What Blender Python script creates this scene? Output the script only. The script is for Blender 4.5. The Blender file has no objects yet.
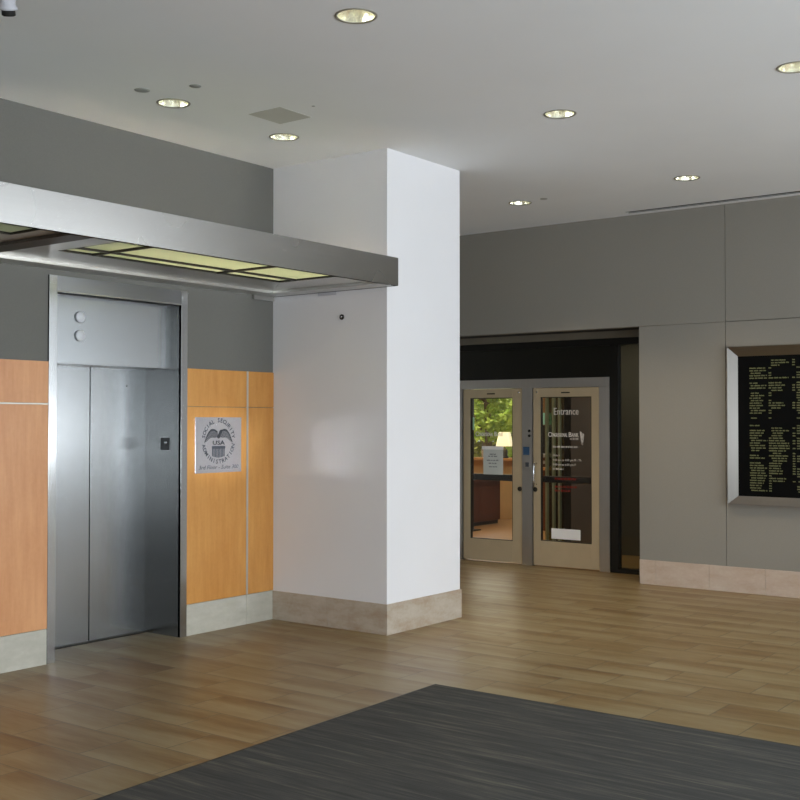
import bpy, bmesh, math, random
from mathutils import Vector, Matrix
C = bpy.context.scene.collection
SC = bpy.context.scene
R = math.radians

# ------------------------------------------------------------------ camera
H = 1.65
cam_d = bpy.data.cameras.new('camera'); cam = bpy.data.objects.new('camera', cam_d); C.objects.link(cam)
cam.location = (0, 0, H)
yaw, pitch, roll = R(37.0266), R(1.1206), R(0.0185)
fw = Vector((-math.sin(yaw)*math.cos(pitch), math.cos(yaw)*math.cos(pitch), math.sin(pitch)))
rt = Vector((math.cos(yaw), math.sin(yaw), 0)); up = rt.cross(fw)
r2 = rt*math.cos(roll) + up*math.sin(roll); u2 = -rt*math.sin(roll) + up*math.cos(roll)
cam.rotation_euler = Matrix((r2, u2, -fw)).transposed().to_euler()
cam_d.sensor_width = 36; cam_d.sensor_fit = 'HORIZONTAL'; cam_d.lens = 1128.86/800*36
cam_d.clip_end = 300
SC.camera = cam

# ------------------------------------------------------------------ light
SC.view_settings.view_transform = 'Standard'
SC.view_settings.look = 'None'
SC.view_settings.gamma = 1
SC.view_settings.use_curve_mapping = False
SC.view_settings.exposure = -0.08
SC.cycles.blur_glossy = 0.0
SC.cycles.max_bounces = 10
SC.cycles.diffuse_bounces = 6
SC.cycles.glossy_bounces = 6
SC.cycles.transparent_max_bounces = 16
SC.cycles.sample_clamp_indirect = 0

w = bpy.data.worlds.new('sky'); SC.world = w; w.use_nodes = True
bg = w.node_tree.nodes['Background']; bg.inputs[0].default_value = (0.72, 0.86, 1.0, 1); bg.inputs[1].default_value = 1.2

sd = bpy.data.lights.new('sun', 'SUN'); sd.energy = 7.0; sd.angle = R(0.6); sd.color = (1, 0.93, 0.78)
so = bpy.data.objects.new('sun', sd); C.objects.link(so)
so.rotation_euler = Vector((0.25, 0.62, -0.75)).to_track_quat('-Z', 'Y').to_euler()

def area(name, loc, d, sx, sy, energy, color=(1, 1, 1), spread=None):
    l = bpy.data.lights.new(name, 'AREA'); l.shape = 'RECTANGLE'; l.size = sx; l.size_y = sy
    l.energy = energy; l.color = color
    if spread: l.spread = spread
    o = bpy.data.objects.new(name, l); C.objects.link(o); o.location = loc
    o.rotation_euler = Vector(d).to_track_quat('-Z', 'Y').to_euler()
    return o
# daylight in the glazed right side of the lobby and in the glazed bay of the back wall
area('daylight_right', (5.93, 2.0, 1.95), (-1, 0, 0), 16.6, 3.1, 205, (0.88, 0.95, 1.0))
# added lamps: uplights in place of pavement bounce, a fill at the rear wall
area('ceiling_fill', (5.90, 2.0, 1.0), (-0.62, 0, 0.78), 16.6, 1.1, 900, (0.86, 0.94, 1.0), R(150))
area('ceiling_fill_back', (4.2, 10.6, 1.5), (-0.45, -0.45, 0.77), 3.5, 1.0, 190, (0.92, 0.96, 1.0), R(150))
area('rear_fill', (0.5, -6.9, 1.8), (0, 1, 0.15), 9.0, 2.8, 240, (0.88, 0.94, 1.0))  # added to lift the column's dimmer face; no entrance glazing is built
area('daylight_back_bay', (4.2, 10.66, 2.2), (0, -1, 0), 3.5, 2.5, 60, (0.93, 0.97, 1.0))
# daylight in the bank's street window
area('daylight_bank', (-12.6, 16.38, 1.95), (0, -1, 0), 5.2, 1.6, 45, (1.0, 0.97, 0.85))
# low glint from outside that catches the sign plate (bounces off it onto the column)
gl = bpy.data.lights.new('low_sun_glint', 'SPOT'); gl.energy = 6500; gl.spot_size = R(1.8); gl.spot_blend = 0.1
gl.shadow_soft_size = 0.09; gl.color = (0.95, 0.97, 1.0)
glo = bpy.data.objects.new('low_sun_glint', gl); C.objects.link(glo)
sign_c = Vector((-6.56, 6.302, 1.47)); gdir = Vector((0.656, -0.624, 0.02)).normalized()
glo.location = sign_c + gdir*19.0
glo.rotation_euler = (-gdir).to_track_quat('-Z', 'Y').to_euler()

# ------------------------------------------------------------------ dimensions (metres)
XL = -6.579; YC = 6.944; XC = -5.365; YC2 = 7.955; YB = 10.738; ZC = 3.791
XR = 6.0; YR = -7.0; XFAR = -8.6; YS = 11.36

# ------------------------------------------------------------------ helpers
def srgb(r, g, b):
    f = lambda c: (c/255/12.92) if c/255 <= 0.04045 else ((c/255+0.055)/1.055)**2.4
    return (f(r), f(g), f(b), 1)

class MB:
    def __init__(s): s.bm = bmesh.new()
    def box(s, x0, x1, y0, y1, z0, z1, bev=0):
        m = bmesh.new()
        vs = [m.verts.new((x, y, z)) for x in (x0, x1) for y in (y0, y1) for z in (z0, z1)]
        for f in ((0,1,3,2),(4,6,7,5),(0,4,5,1),(2,3,7,6),(0,2,6,4),(1,5,7,3)): m.faces.new([vs[i] for i in f])
        bmesh.ops.recalc_face_normals(m, faces=m.faces)
        if bev: bmesh.ops.bevel(m, geom=list(m.edges), offset=bev, segments=2, affect='EDGES', profile=0.5)
        s.merge(m); return s
    def merge(s, m, mat=None):
        idx = {}
        for v in m.verts: idx[v] = s.bm.verts.new(mat @ v.co if mat else v.co)
        for f in m.faces:
            try: nf = s.bm.faces.new([idx[v] for v in f.verts]); nf.smooth = f.smooth
            except ValueError: pass
        m.free()
    def poly(s, pts):
        s.bm.faces.new([s.bm.verts.new(p) for p in pts]); return s
    def prism(s, pts, d):
        # pts: closed outline in space, extruded by vector d
        d = Vector(d); a = [s.bm.verts.new(p) for p in pts]; b = [s.bm.verts.new(Vector(p)+d) for p in pts]
        n = len(a); s.bm.faces.new(a[::-1]); s.bm.faces.new(b)
        for i in range(n): s.bm.faces.new((a[i], a[(i+1) % n], b[(i+1) % n], b[i]))
        return s
    def lathe(s, prof, c, axis=(0, 0, 1), n=40, smooth=True, closed=False):
        # prof: (radius, height along axis)
        ax = Vector(axis).normalized(); t = ax.orthogonal().normalized(); b = ax.cross(t); c = Vector(c)
        rings = []
        for r, h in prof:
            if r < 1e-6: rings.append([s.bm.verts.new(c+ax*h)])
            else: rings.append([s.bm.verts.new(c+ax*h+(t*math.cos(2*math.pi*i/n)+b*math.sin(2*math.pi*i/n))*r) for i in range(n)])
        for k in range(len(rings)-1):
            A, B = rings[k], rings[k+1]
            for i in range(n):
                j = (i+1) % n
                if len(A) == 1 and len(B) == 1: continue
                if len(A) == 1: f = s.bm.faces.new((A[0], B[j], B[i]))
                elif len(B) == 1: f = s.bm.faces.new((A[i], A[j], B[0]))
                else: f = s.bm.faces.new((A[i], A[j], B[j], B[i]))
                f.smooth = smooth
        return s
    def tube(s, pts, r, n=12):
        pts = [Vector(p) for p in pts]; prev = None; rings = []
        for i, p in enumerate(pts):
            a = pts[max(i-1, 0)]; b = pts[min(i+1, len(pts)-1)]; d = (b-a).normalized()
            t = d.orthogonal().normalized() if prev is None else (prev - d*prev.dot(d)).normalized()
            prev = t; q = d.cross(t)
            rr = r[i] if isinstance(r, (list, tuple)) else r
            rings.append([s.bm.verts.new(p+(t*math.cos(2*math.pi*k/n)+q*math.sin(2*math.pi*k/n))*rr) for k in range(n)])
        for A, B in zip(rings, rings[1:]):
            for k in range(n):
                f = s.bm.faces.new((A[k], A[(k+1) % n], B[(k+1) % n], B[k])); f.smooth = True
        s.bm.faces.new(rings[0][::-1]); s.bm.faces.new(rings[-1]); return s
    def text(s, body, size, mat, align='CENTER', shear=0.0, ext=0.0004, width=None, spacing=1.0, bold=0.0):
        cu = bpy.data.curves.new('lettering', 'FONT'); cu.body = body; cu.size = size; cu.align_x = align
        cu.shear = shear; cu.extrude = ext; cu.resolution_u = 2; cu.space_character = spacing; cu.offset = bold
        o = bpy.data.objects.new('lettering', cu); C.objects.link(o)
        bpy.context.view_layer.update()
        me = bpy.data.meshes.new_from_object(o.evaluated_get(bpy.context.evaluated_depsgraph_get()))
        m = bmesh.new(); m.from_mesh(me)
        if width:
            xs = [v.co.x for v in m.verts]; k = width/(max(xs)-min(xs))
            for v in m.verts: v.co.x *= k
        s.merge(m, mat)
        bpy.data.objects.remove(o); bpy.data.meshes.remove(me); bpy.data.curves.remove(cu)
        return s
    def build(s, name, mat, parent=None, recalc=False, loc=None):
        if recalc: bmesh.ops.recalc_face_normals(s.bm, faces=s.bm.faces)
        me = bpy.data.meshes.new(name); s.bm.to_mesh(me); s.bm.free(); me.materials.append(mat)
        o = bpy.data.objects.new(name, me); C.objects.link(o)
        if parent is not None:
            o.parent = parent
            root = parent
            off = Vector(parent.location)
            if parent.parent: off = Vector(parent.parent.location) if parent.type == 'MESH' else off
            me.transform(Matrix.Translation(-off)) if not parent.parent else me.transform(Matrix.Translation(-world_of(parent)))
        return o

def world_of(o):
    v = Vector((0, 0, 0))
    while o is not None: v += Vector(o.location); o = o.parent
    return v

def thing(name, label, cat, loc, group=None):
    o = bpy.data.objects.new(name, None); C.objects.link(o); o.location = loc; o.empty_display_size = 0.1
    return tag(o, label, cat, group)
def tag(o, label, cat, group=None, kind=None):
    o['label'] = label; o['category'] = cat
    if group: o['group'] = group
    if kind: o['kind'] = kind
    return o
def struct(o, label=None):
    o['kind'] = 'structure'
    if label: o['label'] = label
    return o
def frame_mat(origin, u, v):
    u = Vector(u); v = Vector(v); n = u.cross(v); o = Vector(origin)
    return Matrix(((u.x, v.x, n.x, o.x), (u.y, v.y, n.y, o.y), (u.z, v.z, n.z, o.z), (0, 0, 0, 1)))
def LW(y, z, off=0.0): return frame_mat((XL+off, y, z), (0, 1, 0), (0, 0, 1))     # on the left wall, reading direction +y
def BW(x, y, z): return frame_mat((x, y, z), (1, 0, 0), (0, 0, 1))               # facing -y

# ------------------------------------------------------------------ materials
def new(name):
    m = bpy.data.materials.new(name); m.use_nodes = True
    nt = m.node_tree; return m, nt, nt.nodes['Principled BSDF']
def N(nt, t, **k):
    n = nt.nodes.new(t)
    for a, b in k.items(): setattr(n, a, b)
    return n
def coords(nt, scale=(1, 1, 1)):
    g = N(nt, 'ShaderNodeNewGeometry'); mp = N(nt, 'ShaderNodeMapping'); mp.inputs['Scale'].default_value = scale
    nt.links.new(g.outputs['Position'], mp.inputs['Vector']); return mp.outputs['Vector']
def noise(nt, vec, scale, detail=3, rough=0.5):
    n = N(nt, 'ShaderNodeTexNoise'); n.inputs['Scale'].default_value = scale; n.inputs['Detail'].default_value = detail
    n.inputs['Roughness'].default_value = rough; nt.links.new(vec, n.inputs['Vector']); return n.outputs['Fac']
def ramp(nt, fac, stops):
    r = N(nt, 'ShaderNodeValToRGB'); e = r.color_ramp.elements
    e[0].position, e[0].color = stops[0]; e[1].position, e[1].color = stops[-1]
    for p, c in stops[1:-1]: x = e.new(p); x.color = c
    nt.links.new(fac, r.inputs['Fac']); return r.outputs['Color']
def bump(nt, b, fac, strength, dist=0.002):
    n = N(nt, 'ShaderNodeBump'); n.inputs['Strength'].default_value = strength; n.inputs['Distance'].default_value = dist
    nt.links.new(fac, n.inputs['Height']); nt.links.new(n.outputs['Normal'], b.inputs['Normal'])
def mathn(nt, op, a, b=None, c=None):
    n = N(nt, 'ShaderNodeMath', operation=op)
    for i, v in enumerate((a, b, c)):
        if v is None: continue
        if isinstance(v, (int, float)): n.inputs[i].default_value = v
        else: nt.links.new(v, n.inputs[i])
    return n.outputs[0]

def simple(name, col, rough=0.6, metal=0.0, spec=0.5, emit=None, es=0, var=0.06, vs=6.0):
    m, nt, b = new(name)
    v = coords(nt)
    lo = tuple(c*(1-var) for c in col[:3])+(1,); hi = tuple(min(1, c*(1+var)) for c in col[:3])+(1,)
    nt.links.new(ramp(nt, noise(nt, v, vs, 3), [(0.3, lo), (0.7, hi)]), b.inputs['Base Color'])
    b.inputs['Roughness'].default_value = rough; b.inputs['Metallic'].default_value = metal
    b.inputs['Specular IOR Level'].default_value = spec
    if emit: b.inputs['Emission Color'].default_value = emit; b.inputs['Emission Strength'].default_value = es
    return m

def brushed(name, col, rough, grain, aniso=0.0, tan=(0.6, 0.8, 0), scl=1.0, bs=0.04):
    # grain: stretch of the brushing per axis (small number = long scratches along that axis)
    m, nt, b = new(name)
    v = coords(nt, grain)
    f = noise(nt, v, 60*scl, 3, 0.6)
    big = noise(nt, coords(nt), 1.6, 2)
    nt.links.new(ramp(nt, f, [(0.25, tuple(c*0.95 for c in col[:3])+(1,)), (0.75, col)]), b.inputs['Base Color'])
    rr = mathn(nt, 'MULTIPLY_ADD', big, 0.04, rough-0.02)
    nt.links.new(rr, b.inputs['Roughness'])
    b.inputs['Metallic'].default_value = 1
    if aniso:
        b.inputs['Anisotropic'].default_value = aniso
        tg = N(nt, 'ShaderNodeCombineXYZ')
        for i in range(3): tg.inputs[i].default_value = tan[i]
        nt.links.new(tg.outputs[0], b.inputs['Tangent'])
    return m

def fabric(name, col, var=0.10):
    m, nt, b = new(name)
    v = coords(nt); f = noise(nt, v, 260, 2, 0.6); g = noise(nt, v, 1.1, 3)
    g2 = noise(nt, coords(nt, (60, 60, 500)), 1.0, 2)
    mix = mathn(nt, 'MULTIPLY_ADD', f, 0.5, mathn(nt, 'MULTIPLY_ADD', g, 0.2, mathn(nt, 'MULTIPLY', g2, 0.3)))
    lo = tuple(c*(1-var) for c in col[:3])+(1,); hi = tuple(c*(1+var) for c in col[:3])+(1,)
    nt.links.new(ramp(nt, mix, [(0.3, lo), (0.7, hi)]), b.inputs['Base Color'])
    b.inputs['Roughness'].default_value = 0.9; b.inputs['Specular IOR Level'].default_value = 0.15
    bump(nt, b, f, 0.4, 0.002)
    return m

def wood(name, c1, c2, vert=True, rough=0.35):
    m, nt, b = new(name)
    v = coords(nt, (1, 1, 0.12) if vert else (0.12, 0.12, 1))
    f = noise(nt, v, 22, 5, 0.6); g = noise(nt, coords(nt, (1, 1, 0.5)), 2.2, 3); h = noise(nt, coords(nt), 40, 2)
    mix = mathn(nt, 'MULTIPLY_ADD', f, 0.45, mathn(nt, 'MULTIPLY_ADD', g, 0.45, mathn(nt, 'MULTIPLY', h, 0.1)))
    nt.links.new(ramp(nt, mix, [(0.35, c1), (0.65, c2)]), b.inputs['Base Color'])
    b.inputs['Roughness'].default_value = rough; b.inputs['Specular IOR Level'].default_value = 0.4
    return m

def stone(name, c1, c2, c3):
    m, nt, b = new(name)
    f = noise(nt, coords(nt, (1, 1, 2.5)), 4.5, 6, 0.65); g = noise(nt, coords(nt, (1, 1, 1)), 40, 3)
    mix = mathn(nt, 'MULTIPLY_ADD', f, 0.85, mathn(nt, 'MULTIPLY', g, 0.15))
    nt.links.new(ramp(nt, mix, [(0.32, c1), (0.52, c2), (0.68, c3)]), b.inputs['Base Color'])
    b.inputs['Roughness'].default_value = 0.5
    bump(nt, b, g, 0.08, 0.001)
    return m

def tiles():
    m, nt, b = new('limestone_plank_tiles')
    g = N(nt, 'ShaderNodeNewGeometry'); sx = N(nt, 'ShaderNodeSeparateXYZ'); nt.links.new(g.outputs['Position'], sx.inputs[0])
    X, Y = sx.outputs['X'], sx.outputs['Y']
    W, RH = 0.555, 0.3255
    row = mathn(nt, 'DIVIDE', mathn(nt, 'SUBTRACT', Y, 5.822), RH)
    ri = mathn(nt, 'FLOOR', row); rf = mathn(nt, 'FRACT', row)
    odd = mathn(nt, 'MODULO', mathn(nt, 'ADD', ri, 200.0), 2.0)
    col = mathn(nt, 'ADD', mathn(nt, 'DIVIDE', mathn(nt, 'ADD', X, 2.18), W), mathn(nt, 'MULTIPLY', odd, 0.5))
    ci = mathn(nt, 'FLOOR', col); cf = mathn(nt, 'FRACT', col)
    # joint mask
    dx = mathn(nt, 'MULTIPLY', mathn(nt, 'MINIMUM', cf, mathn(nt, 'SUBTRACT', 1.0, cf)), W)
    dy = mathn(nt, 'MULTIPLY', mathn(nt, 'MINIMUM', rf, mathn(nt, 'SUBTRACT', 1.0, rf)), RH)
    d = mathn(nt, 'MINIMUM', dx, dy)
    joint = N(nt, 'ShaderNodeMapRange'); joint.inputs['From Min'].default_value = 0.0016; joint.inputs['From Max'].default_value = 0.0048
    nt.links.new(d, joint.inputs['Value'])
    wn = N(nt, 'ShaderNodeTexWhiteNoise', noise_dimensions='2D'); cb = N(nt, 'ShaderNodeCombineXYZ')
    nt.links.new(ci, cb.inputs[0]); nt.links.new(ri, cb.inputs[1]); nt.links.new(cb.outputs[0], wn.inputs['Vector'])
    rnd = wn.outputs['Value']
    # streaks run along the tile, different in every tile
    v = N(nt, 'ShaderNodeCombineXYZ')
    nt.links.new(mathn(nt, 'MULTIPLY_ADD', rnd, 37.0, mathn(nt, 'MULTIPLY', X, 0.9)), v.inputs[0])
    nt.links.new(mathn(nt, 'MULTIPLY', Y, 7.0), v.inputs[1])
    nt.links.new(mathn(nt, 'MULTIPLY', rnd, 91.0), v.inputs[2])
    st = noise(nt, v.outputs[0], 1.0, 4, 0.55)
    fine = noise(nt, coords(nt, (8, 60, 1)), 1.0, 3)
    blot = noise(nt, coords(nt), 0.9, 3)
    # brown band towards one long edge of the tile
    band = mathn(nt, 'MULTIPLY', mathn(nt, 'SUBTRACT', rf, 0.5), mathn(nt, 'MULTIPLY_ADD', rnd, 0.18, 0.10))
    mix = mathn(nt, 'ADD', mathn(nt, 'MULTIPLY_ADD', st, 0.8, mathn(nt, 'MULTIPLY', fine, 0.12)), mathn(nt, 'ADD', band, mathn(nt, 'MULTIPLY_ADD', blot, 0.12, -0.04)))
    colr = ramp(nt, mix, [(0.34, srgb(146, 130, 96)), (0.47, srgb(135, 115, 79)), (0.58, srgb(123, 98, 61)), (0.74, srgb(106, 79, 46))])
    mx = N(nt, 'ShaderNodeMix', data_type='RGBA'); mx.inputs[6].default_value = srgb(96, 84, 66)
    nt.links.new(joint.outputs[0], mx.inputs[0]); nt.links.new(colr, mx.inputs[7])
    nt.links.new(mx.outputs[2], b.inputs['Base Color'])
    rr = mathn(nt, 'MULTIPLY_ADD', blot, 0.18, 0.25)
    rr = mathn(nt, 'MULTIPLY_ADD', fine, 0.08, rr)
    nt.links.new(rr, b.inputs['Roughness'])
    b.inputs['Specular IOR Level'].default_value = 0.5
    bump(nt, b, joint.outputs[0], 0.35, 0.0015)
    return m

def carpet_mat():
    m, nt, b = new('striped_mat_carpet')
    s1 = noise(nt, coords(nt, (1.2, 26, 1)), 1.0, 4, 0.6); s2 = noise(nt, coords(nt, (3.5, 75, 1)), 1.0, 3, 0.7); f = noise(nt, coords(nt), 380, 2)
    mix = mathn(nt, 'MULTIPLY_ADD', s1, 0.5, mathn(nt, 'MULTIPLY_ADD', s2, 0.35, mathn(nt, 'MULTIPLY', f, 0.15)))
    nt.links.new(ramp(nt, mix, [(0.38, srgb(66, 66, 65)), (0.52, srgb(80, 80, 78)), (0.70, srgb(122, 119, 104))]), b.inputs['Base Color'])
    b.inputs['Roughness'].default_value = 0.95; b.inputs['Specular IOR Level'].default_value = 0.1
    bump(nt, b, f, 0.8, 0.004)
    return m

def glass(name, tint=(1, 1, 1, 1), refl=1.0, ior=1.5):
    m = bpy.data.materials.new(name); m.use_nodes = True; nt = m.node_tree; nt.nodes.clear()
    out = N(nt, 'ShaderNodeOutputMaterial'); tr = N(nt, 'ShaderNodeBsdfTransparent'); gl = N(nt, 'ShaderNodeBsdfGlossy'); mx = N(nt, 'ShaderNodeMixShader')
    tr.inputs[0].default_value = tint; gl.inputs['Roughness'].default_value = 0.02
    n = noise(nt, coords(nt), 3.0, 2)
    gl_c = ramp(nt, n, [(0.3, (0.96*refl, 0.96*refl, 0.96*refl, 1)), (0.7, (refl, refl, refl, 1))]); nt.links.new(gl_c, gl.inputs[0])
    g = N(nt, 'ShaderNodeNewGeometry'); dt = N(nt, 'ShaderNodeVectorMath', operation='DOT_PRODUCT')
    nt.links.new(g.outputs['Normal'], dt.inputs[0]); nt.links.new(g.outputs['Incoming'], dt.inputs[1])
    c5 = mathn(nt, 'POWER', mathn(nt, 'SUBTRACT', 1.0, mathn(nt, 'ABSOLUTE', dt.outputs['Value'])), 5.0)
    f0 = ((ior-1)/(ior+1))**2
    nt.links.new(mathn(nt, 'MULTIPLY_ADD', c5, 1-f0, f0), mx.inputs[0]); nt.links.new(tr.outputs[0], mx.inputs[1]); nt.links.new(gl.outputs[0], mx.inputs[2]); nt.links.new(mx.outputs[0], out.inputs[0])
    return m

def leaf_mat(name, c1, c2):
    m, nt, b = new(name)
    oi = noise(nt, coords(nt), 5.0, 3)
    nt.links.new(ramp(nt, oi, [(0.35, c1), (0.65, c2)]), b.inputs['Base Color']); b.inputs['Roughness'].default_value = 0.5
    t = N(nt, 'ShaderNodeBsdfTranslucent'); nt.links.new(ramp(nt, oi, [(0.35, c1), (0.65, c2)]), t.inputs[0])
    mx = N(nt, 'ShaderNodeMixShader'); mx.inputs[0].default_value = 0.45; out = nt.nodes['Material Output']
    nt.links.new(b.outputs[0], mx.inputs[1]); nt.links.new(t.outputs[0], mx.inputs[2]); nt.links.new(mx.outputs[0], out.inputs[0])
    return m

M = {}
M['ceiling'] = simple('ceiling_paint', srgb(232, 234, 236), 0.85, var=0.015, vs=1.2, spec=0.2)
M['white'] = simple('white_column_paint', srgb(226, 225, 227), 0.55, var=0.012, vs=2.0, spec=0.3)
M['plain'] = simple('plain_wall_paint', srgb(170, 168, 162), 0.8, var=0.03)
M['fabric_left'] = fabric('grey_wall_fabric', srgb(112, 111, 106))
M['fabric_back'] = fabric('taupe_wall_fabric', srgb(143, 139, 131))
M['seam'] = simple('dark_seam', srgb(52, 50, 47), 0.9)
M['maple'] = wood('maple_veneer', srgb(190, 128, 62), srgb(212, 154, 84))
M['maple_pink'] = wood('maple_veneer_pink', srgb(196, 134, 88), srgb(216, 158, 110))
M['tiles'] = tiles(); M['carpet'] = carpet_mat()
M['stone'] = stone('limestone_base', srgb(172, 168, 154), srgb(182, 178, 165), srgb(192, 188, 176))
M['stone_pink'] = stone('pink_limestone_base', srgb(184, 162, 144), srgb(194, 176, 160), srgb(202, 188, 174))
M['stone_brown'] = stone('brown_limestone_base', srgb(164, 144, 122), srgb(178, 166, 150), srgb(188, 178, 164))
M['steel_door'] = brushed('brushed_steel_vertical', (0.39, 0.405, 0.415, 1), 0.25, (1, 1, 0.02), 0.6, (0, 1, 0))
M['steel_frame'] = brushed('brushed_steel_frame', (0.52, 0.53, 0.54, 1), 0.18, (1, 1, 0.02), 0.3, (0, 1, 0))
M['steel_shaded'] = brushed('brushed_steel_shaded', (0.17, 0.17, 0.165, 1), 0.24, (1, 1, 0.02), 0.6, (1, 0, 0))  # darkened steel: the recess side's dark reflection is put into the colour
M['steel_head'] = brushed('brushed_steel_head', (0.30, 0.31, 0.32, 1), 0.28, (1, 0.02, 1), 0.4, (0, 0, 1), bs=0.02)
M['steel_fascia'] = brushed('brushed_steel_fascia', (0.47, 0.465, 0.455, 1), 0.27, (1, 0.02, 1), 0.6, (0, 0, 1))
M['steel_soffit'] = brushed('brushed_steel_soffit', (0.60, 0.59, 0.56, 1), 0.30, (1, 0.02, 1))
M['dark_metal'] = simple('dark_bronze_metal', srgb(58, 54, 46), 0.45, metal=0.6)
M['black'] = simple('black_anodised', srgb(26, 25, 22), 0.4, metal=0.0, spec=0.4)
M['blackpanel'] = simple('black_glazing_panel', srgb(30, 29, 24), 0.3, spec=0.4)
M['champagne'] = simple('champagne_door_metal', srgb(206, 188, 156), 0.4, metal=0.3, var=0.03)
M['bstone'] = brushed('satin_steel_storefront', (0.72, 0.69, 0.66, 1), 0.33, (1, 1, 0.03), 0.6, (1, 0, 0))
M['board_frame'] = brushed('satin_board_frame', (0.25, 0.235, 0.215, 1), 0.30, (1, 1, 0.03), 0.6, (1, 0, 0))
M['glass'] = glass('clear_glass'); M['glass_side'] = glass('smoked_glass', (0.66, 0.70, 0.66, 1), 1.0, 1.6)
M['glass_green'] = glass('green_glass', (0.42, 0.46, 0.34, 1))
M['glass_edge'] = simple('pale_green_glass_edge', srgb(150, 160, 130), 0.2, spec=0.6)
M['chrome'] = simple('chrome', (0.8, 0.8, 0.82, 1), 0.15, metal=1.0, var=0.02)
M['satin'] = simple('satin_strip', (0.55, 0.52, 0.46, 1), 0.45, metal=0.7)
M['disc'] = simple('frosted_indicator', srgb(214, 216, 220), 0.4)
M['head'] = simple('taupe_head_board', srgb(120, 112, 98), 0.8)
M['brownwall'] = simple('brown_wall_panel', srgb(128, 98, 62), 0.7)
M['ring'] = simple('trim_ring', srgb(150, 146, 130), 0.35, metal=0.6)
M['reflector'] = simple('pale_gold_reflector', (0.90, 0.89, 0.74, 1), 0.16, metal=0.8, var=0.03, emit=(1.0, 0.97, 0.74, 1), es=0.05)
M['bulb'] = simple('lamp_glow', (1, 1, 0.95, 1), 0.4, emit=(1, 0.95, 0.8, 1), es=7.0)
M['paper'] = simple('paper', srgb(205, 210, 206), 0.8, var=0.02)
M['paper_white'] = simple('white_paper', srgb(245, 245, 245), 0.7, var=0.01)
M['ink'] = simple('dark_ink', srgb(70, 74, 84), 0.8)
M['vinyl'] = simple('white_vinyl', srgb(232, 228, 222), 0.6, emit=None)
M['red_vinyl'] = simple('red_vinyl', srgb(150, 40, 30), 0.6)
M['sign'] = simple('satin_sign_plate', (0.72, 0.72, 0.76, 1), 0.105, metal=0.85, var=0.02)
M['sign_ink'] = simple('engraved_ink', srgb(72, 76, 84), 0.8)
M['sign_dark'] = simple('engraved_dark_ink', srgb(52, 56, 62), 0.8)
M['board'] = simple('black_board', srgb(7, 8, 8), 0.5, spec=0.08)
M['letters'] = simple('yellow_green_letters', srgb(100, 102, 66), 0.7, emit=(0.55, 0.56, 0.30, 1), es=0.03)
M['blue'] = simple('blue_sticker', srgb(50, 84, 120), 0.5)
M['rubber'] = simple('black_rubber', srgb(24, 24, 24), 0.7)
M['patch'] = simple('speaker_grille_cloth', srgb(190, 190, 184), 0.9, var=0.03)
M['patch_dark'] = simple('cover_plate_grey', srgb(158, 160, 156), 0.8)
M['cam_white'] = simple('grey_white_plastic', srgb(190, 190, 196), 0.4)
M['tan'] = simple('tan_wall_paint', srgb(206, 172, 116), 0.7)
M['bank_floor'] = simple('orange_wood_floor', srgb(176, 136, 84), 0.4)
M['mahogany'] = wood('mahogany', srgb(92, 50, 26), srgb(120, 68, 38))
M['sillwood'] = wood('light_oak', srgb(196, 142, 84), srgb(216, 166, 106), vert=False)
M['bank_grey'] = simple('dark_grey_partition', srgb(92, 88, 84), 0.7)
M['teal'] = simple('teal_sign', srgb(130, 190, 176), 0.5)
M['shade'] = simple('lamp_shade_cloth', srgb(250, 238, 190), 0.8, emit=(1.0, 0.90, 0.55, 1), es=0.9)
M['bark'] = simple('bark', srgb(88, 70, 50), 0.9, var=0.25, vs=18)
M['leaf'] = leaf_mat('sunlit_leaves', srgb(120, 150, 40), srgb(196, 206, 96))
M['leaf2'] = leaf_mat('olive_leaves', srgb(104, 112, 50), srgb(176, 170, 92))
M['ground'] = simple('lawn_ground', srgb(150, 146, 90), 0.95, var=0.2, vs=3)
M['brown'] = simple('brown_material', srgb(96, 62, 34), 0.6)
# opal soffit glass: lets the ceiling light through
def opal():
    m, nt, b = new('opal_soffit_glass')
    n = noise(nt, coords(nt), 2.0, 2)
    col = ramp(nt, n, [(0.3, srgb(230, 238, 214)), (0.7, srgb(236, 242, 222))])
    nt.links.new(col, b.inputs['Base Color']); b.inputs['Roughness'].default_value = 0.12
    t = N(nt, 'ShaderNodeBsdfTranslucent'); nt.links.new(col, t.inputs[0]); mx = N(nt, 'ShaderNodeMixShader'); mx.inputs[0].default_value = 0.8
    nt.links.new(b.outputs[0], mx.inputs[1]); nt.links.new(t.outputs[0], mx.inputs[2]); nt.links.new(mx.outputs[0], nt.nodes['Material Output'].inputs[0])
    return m
M['opal'] = opal()

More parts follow.
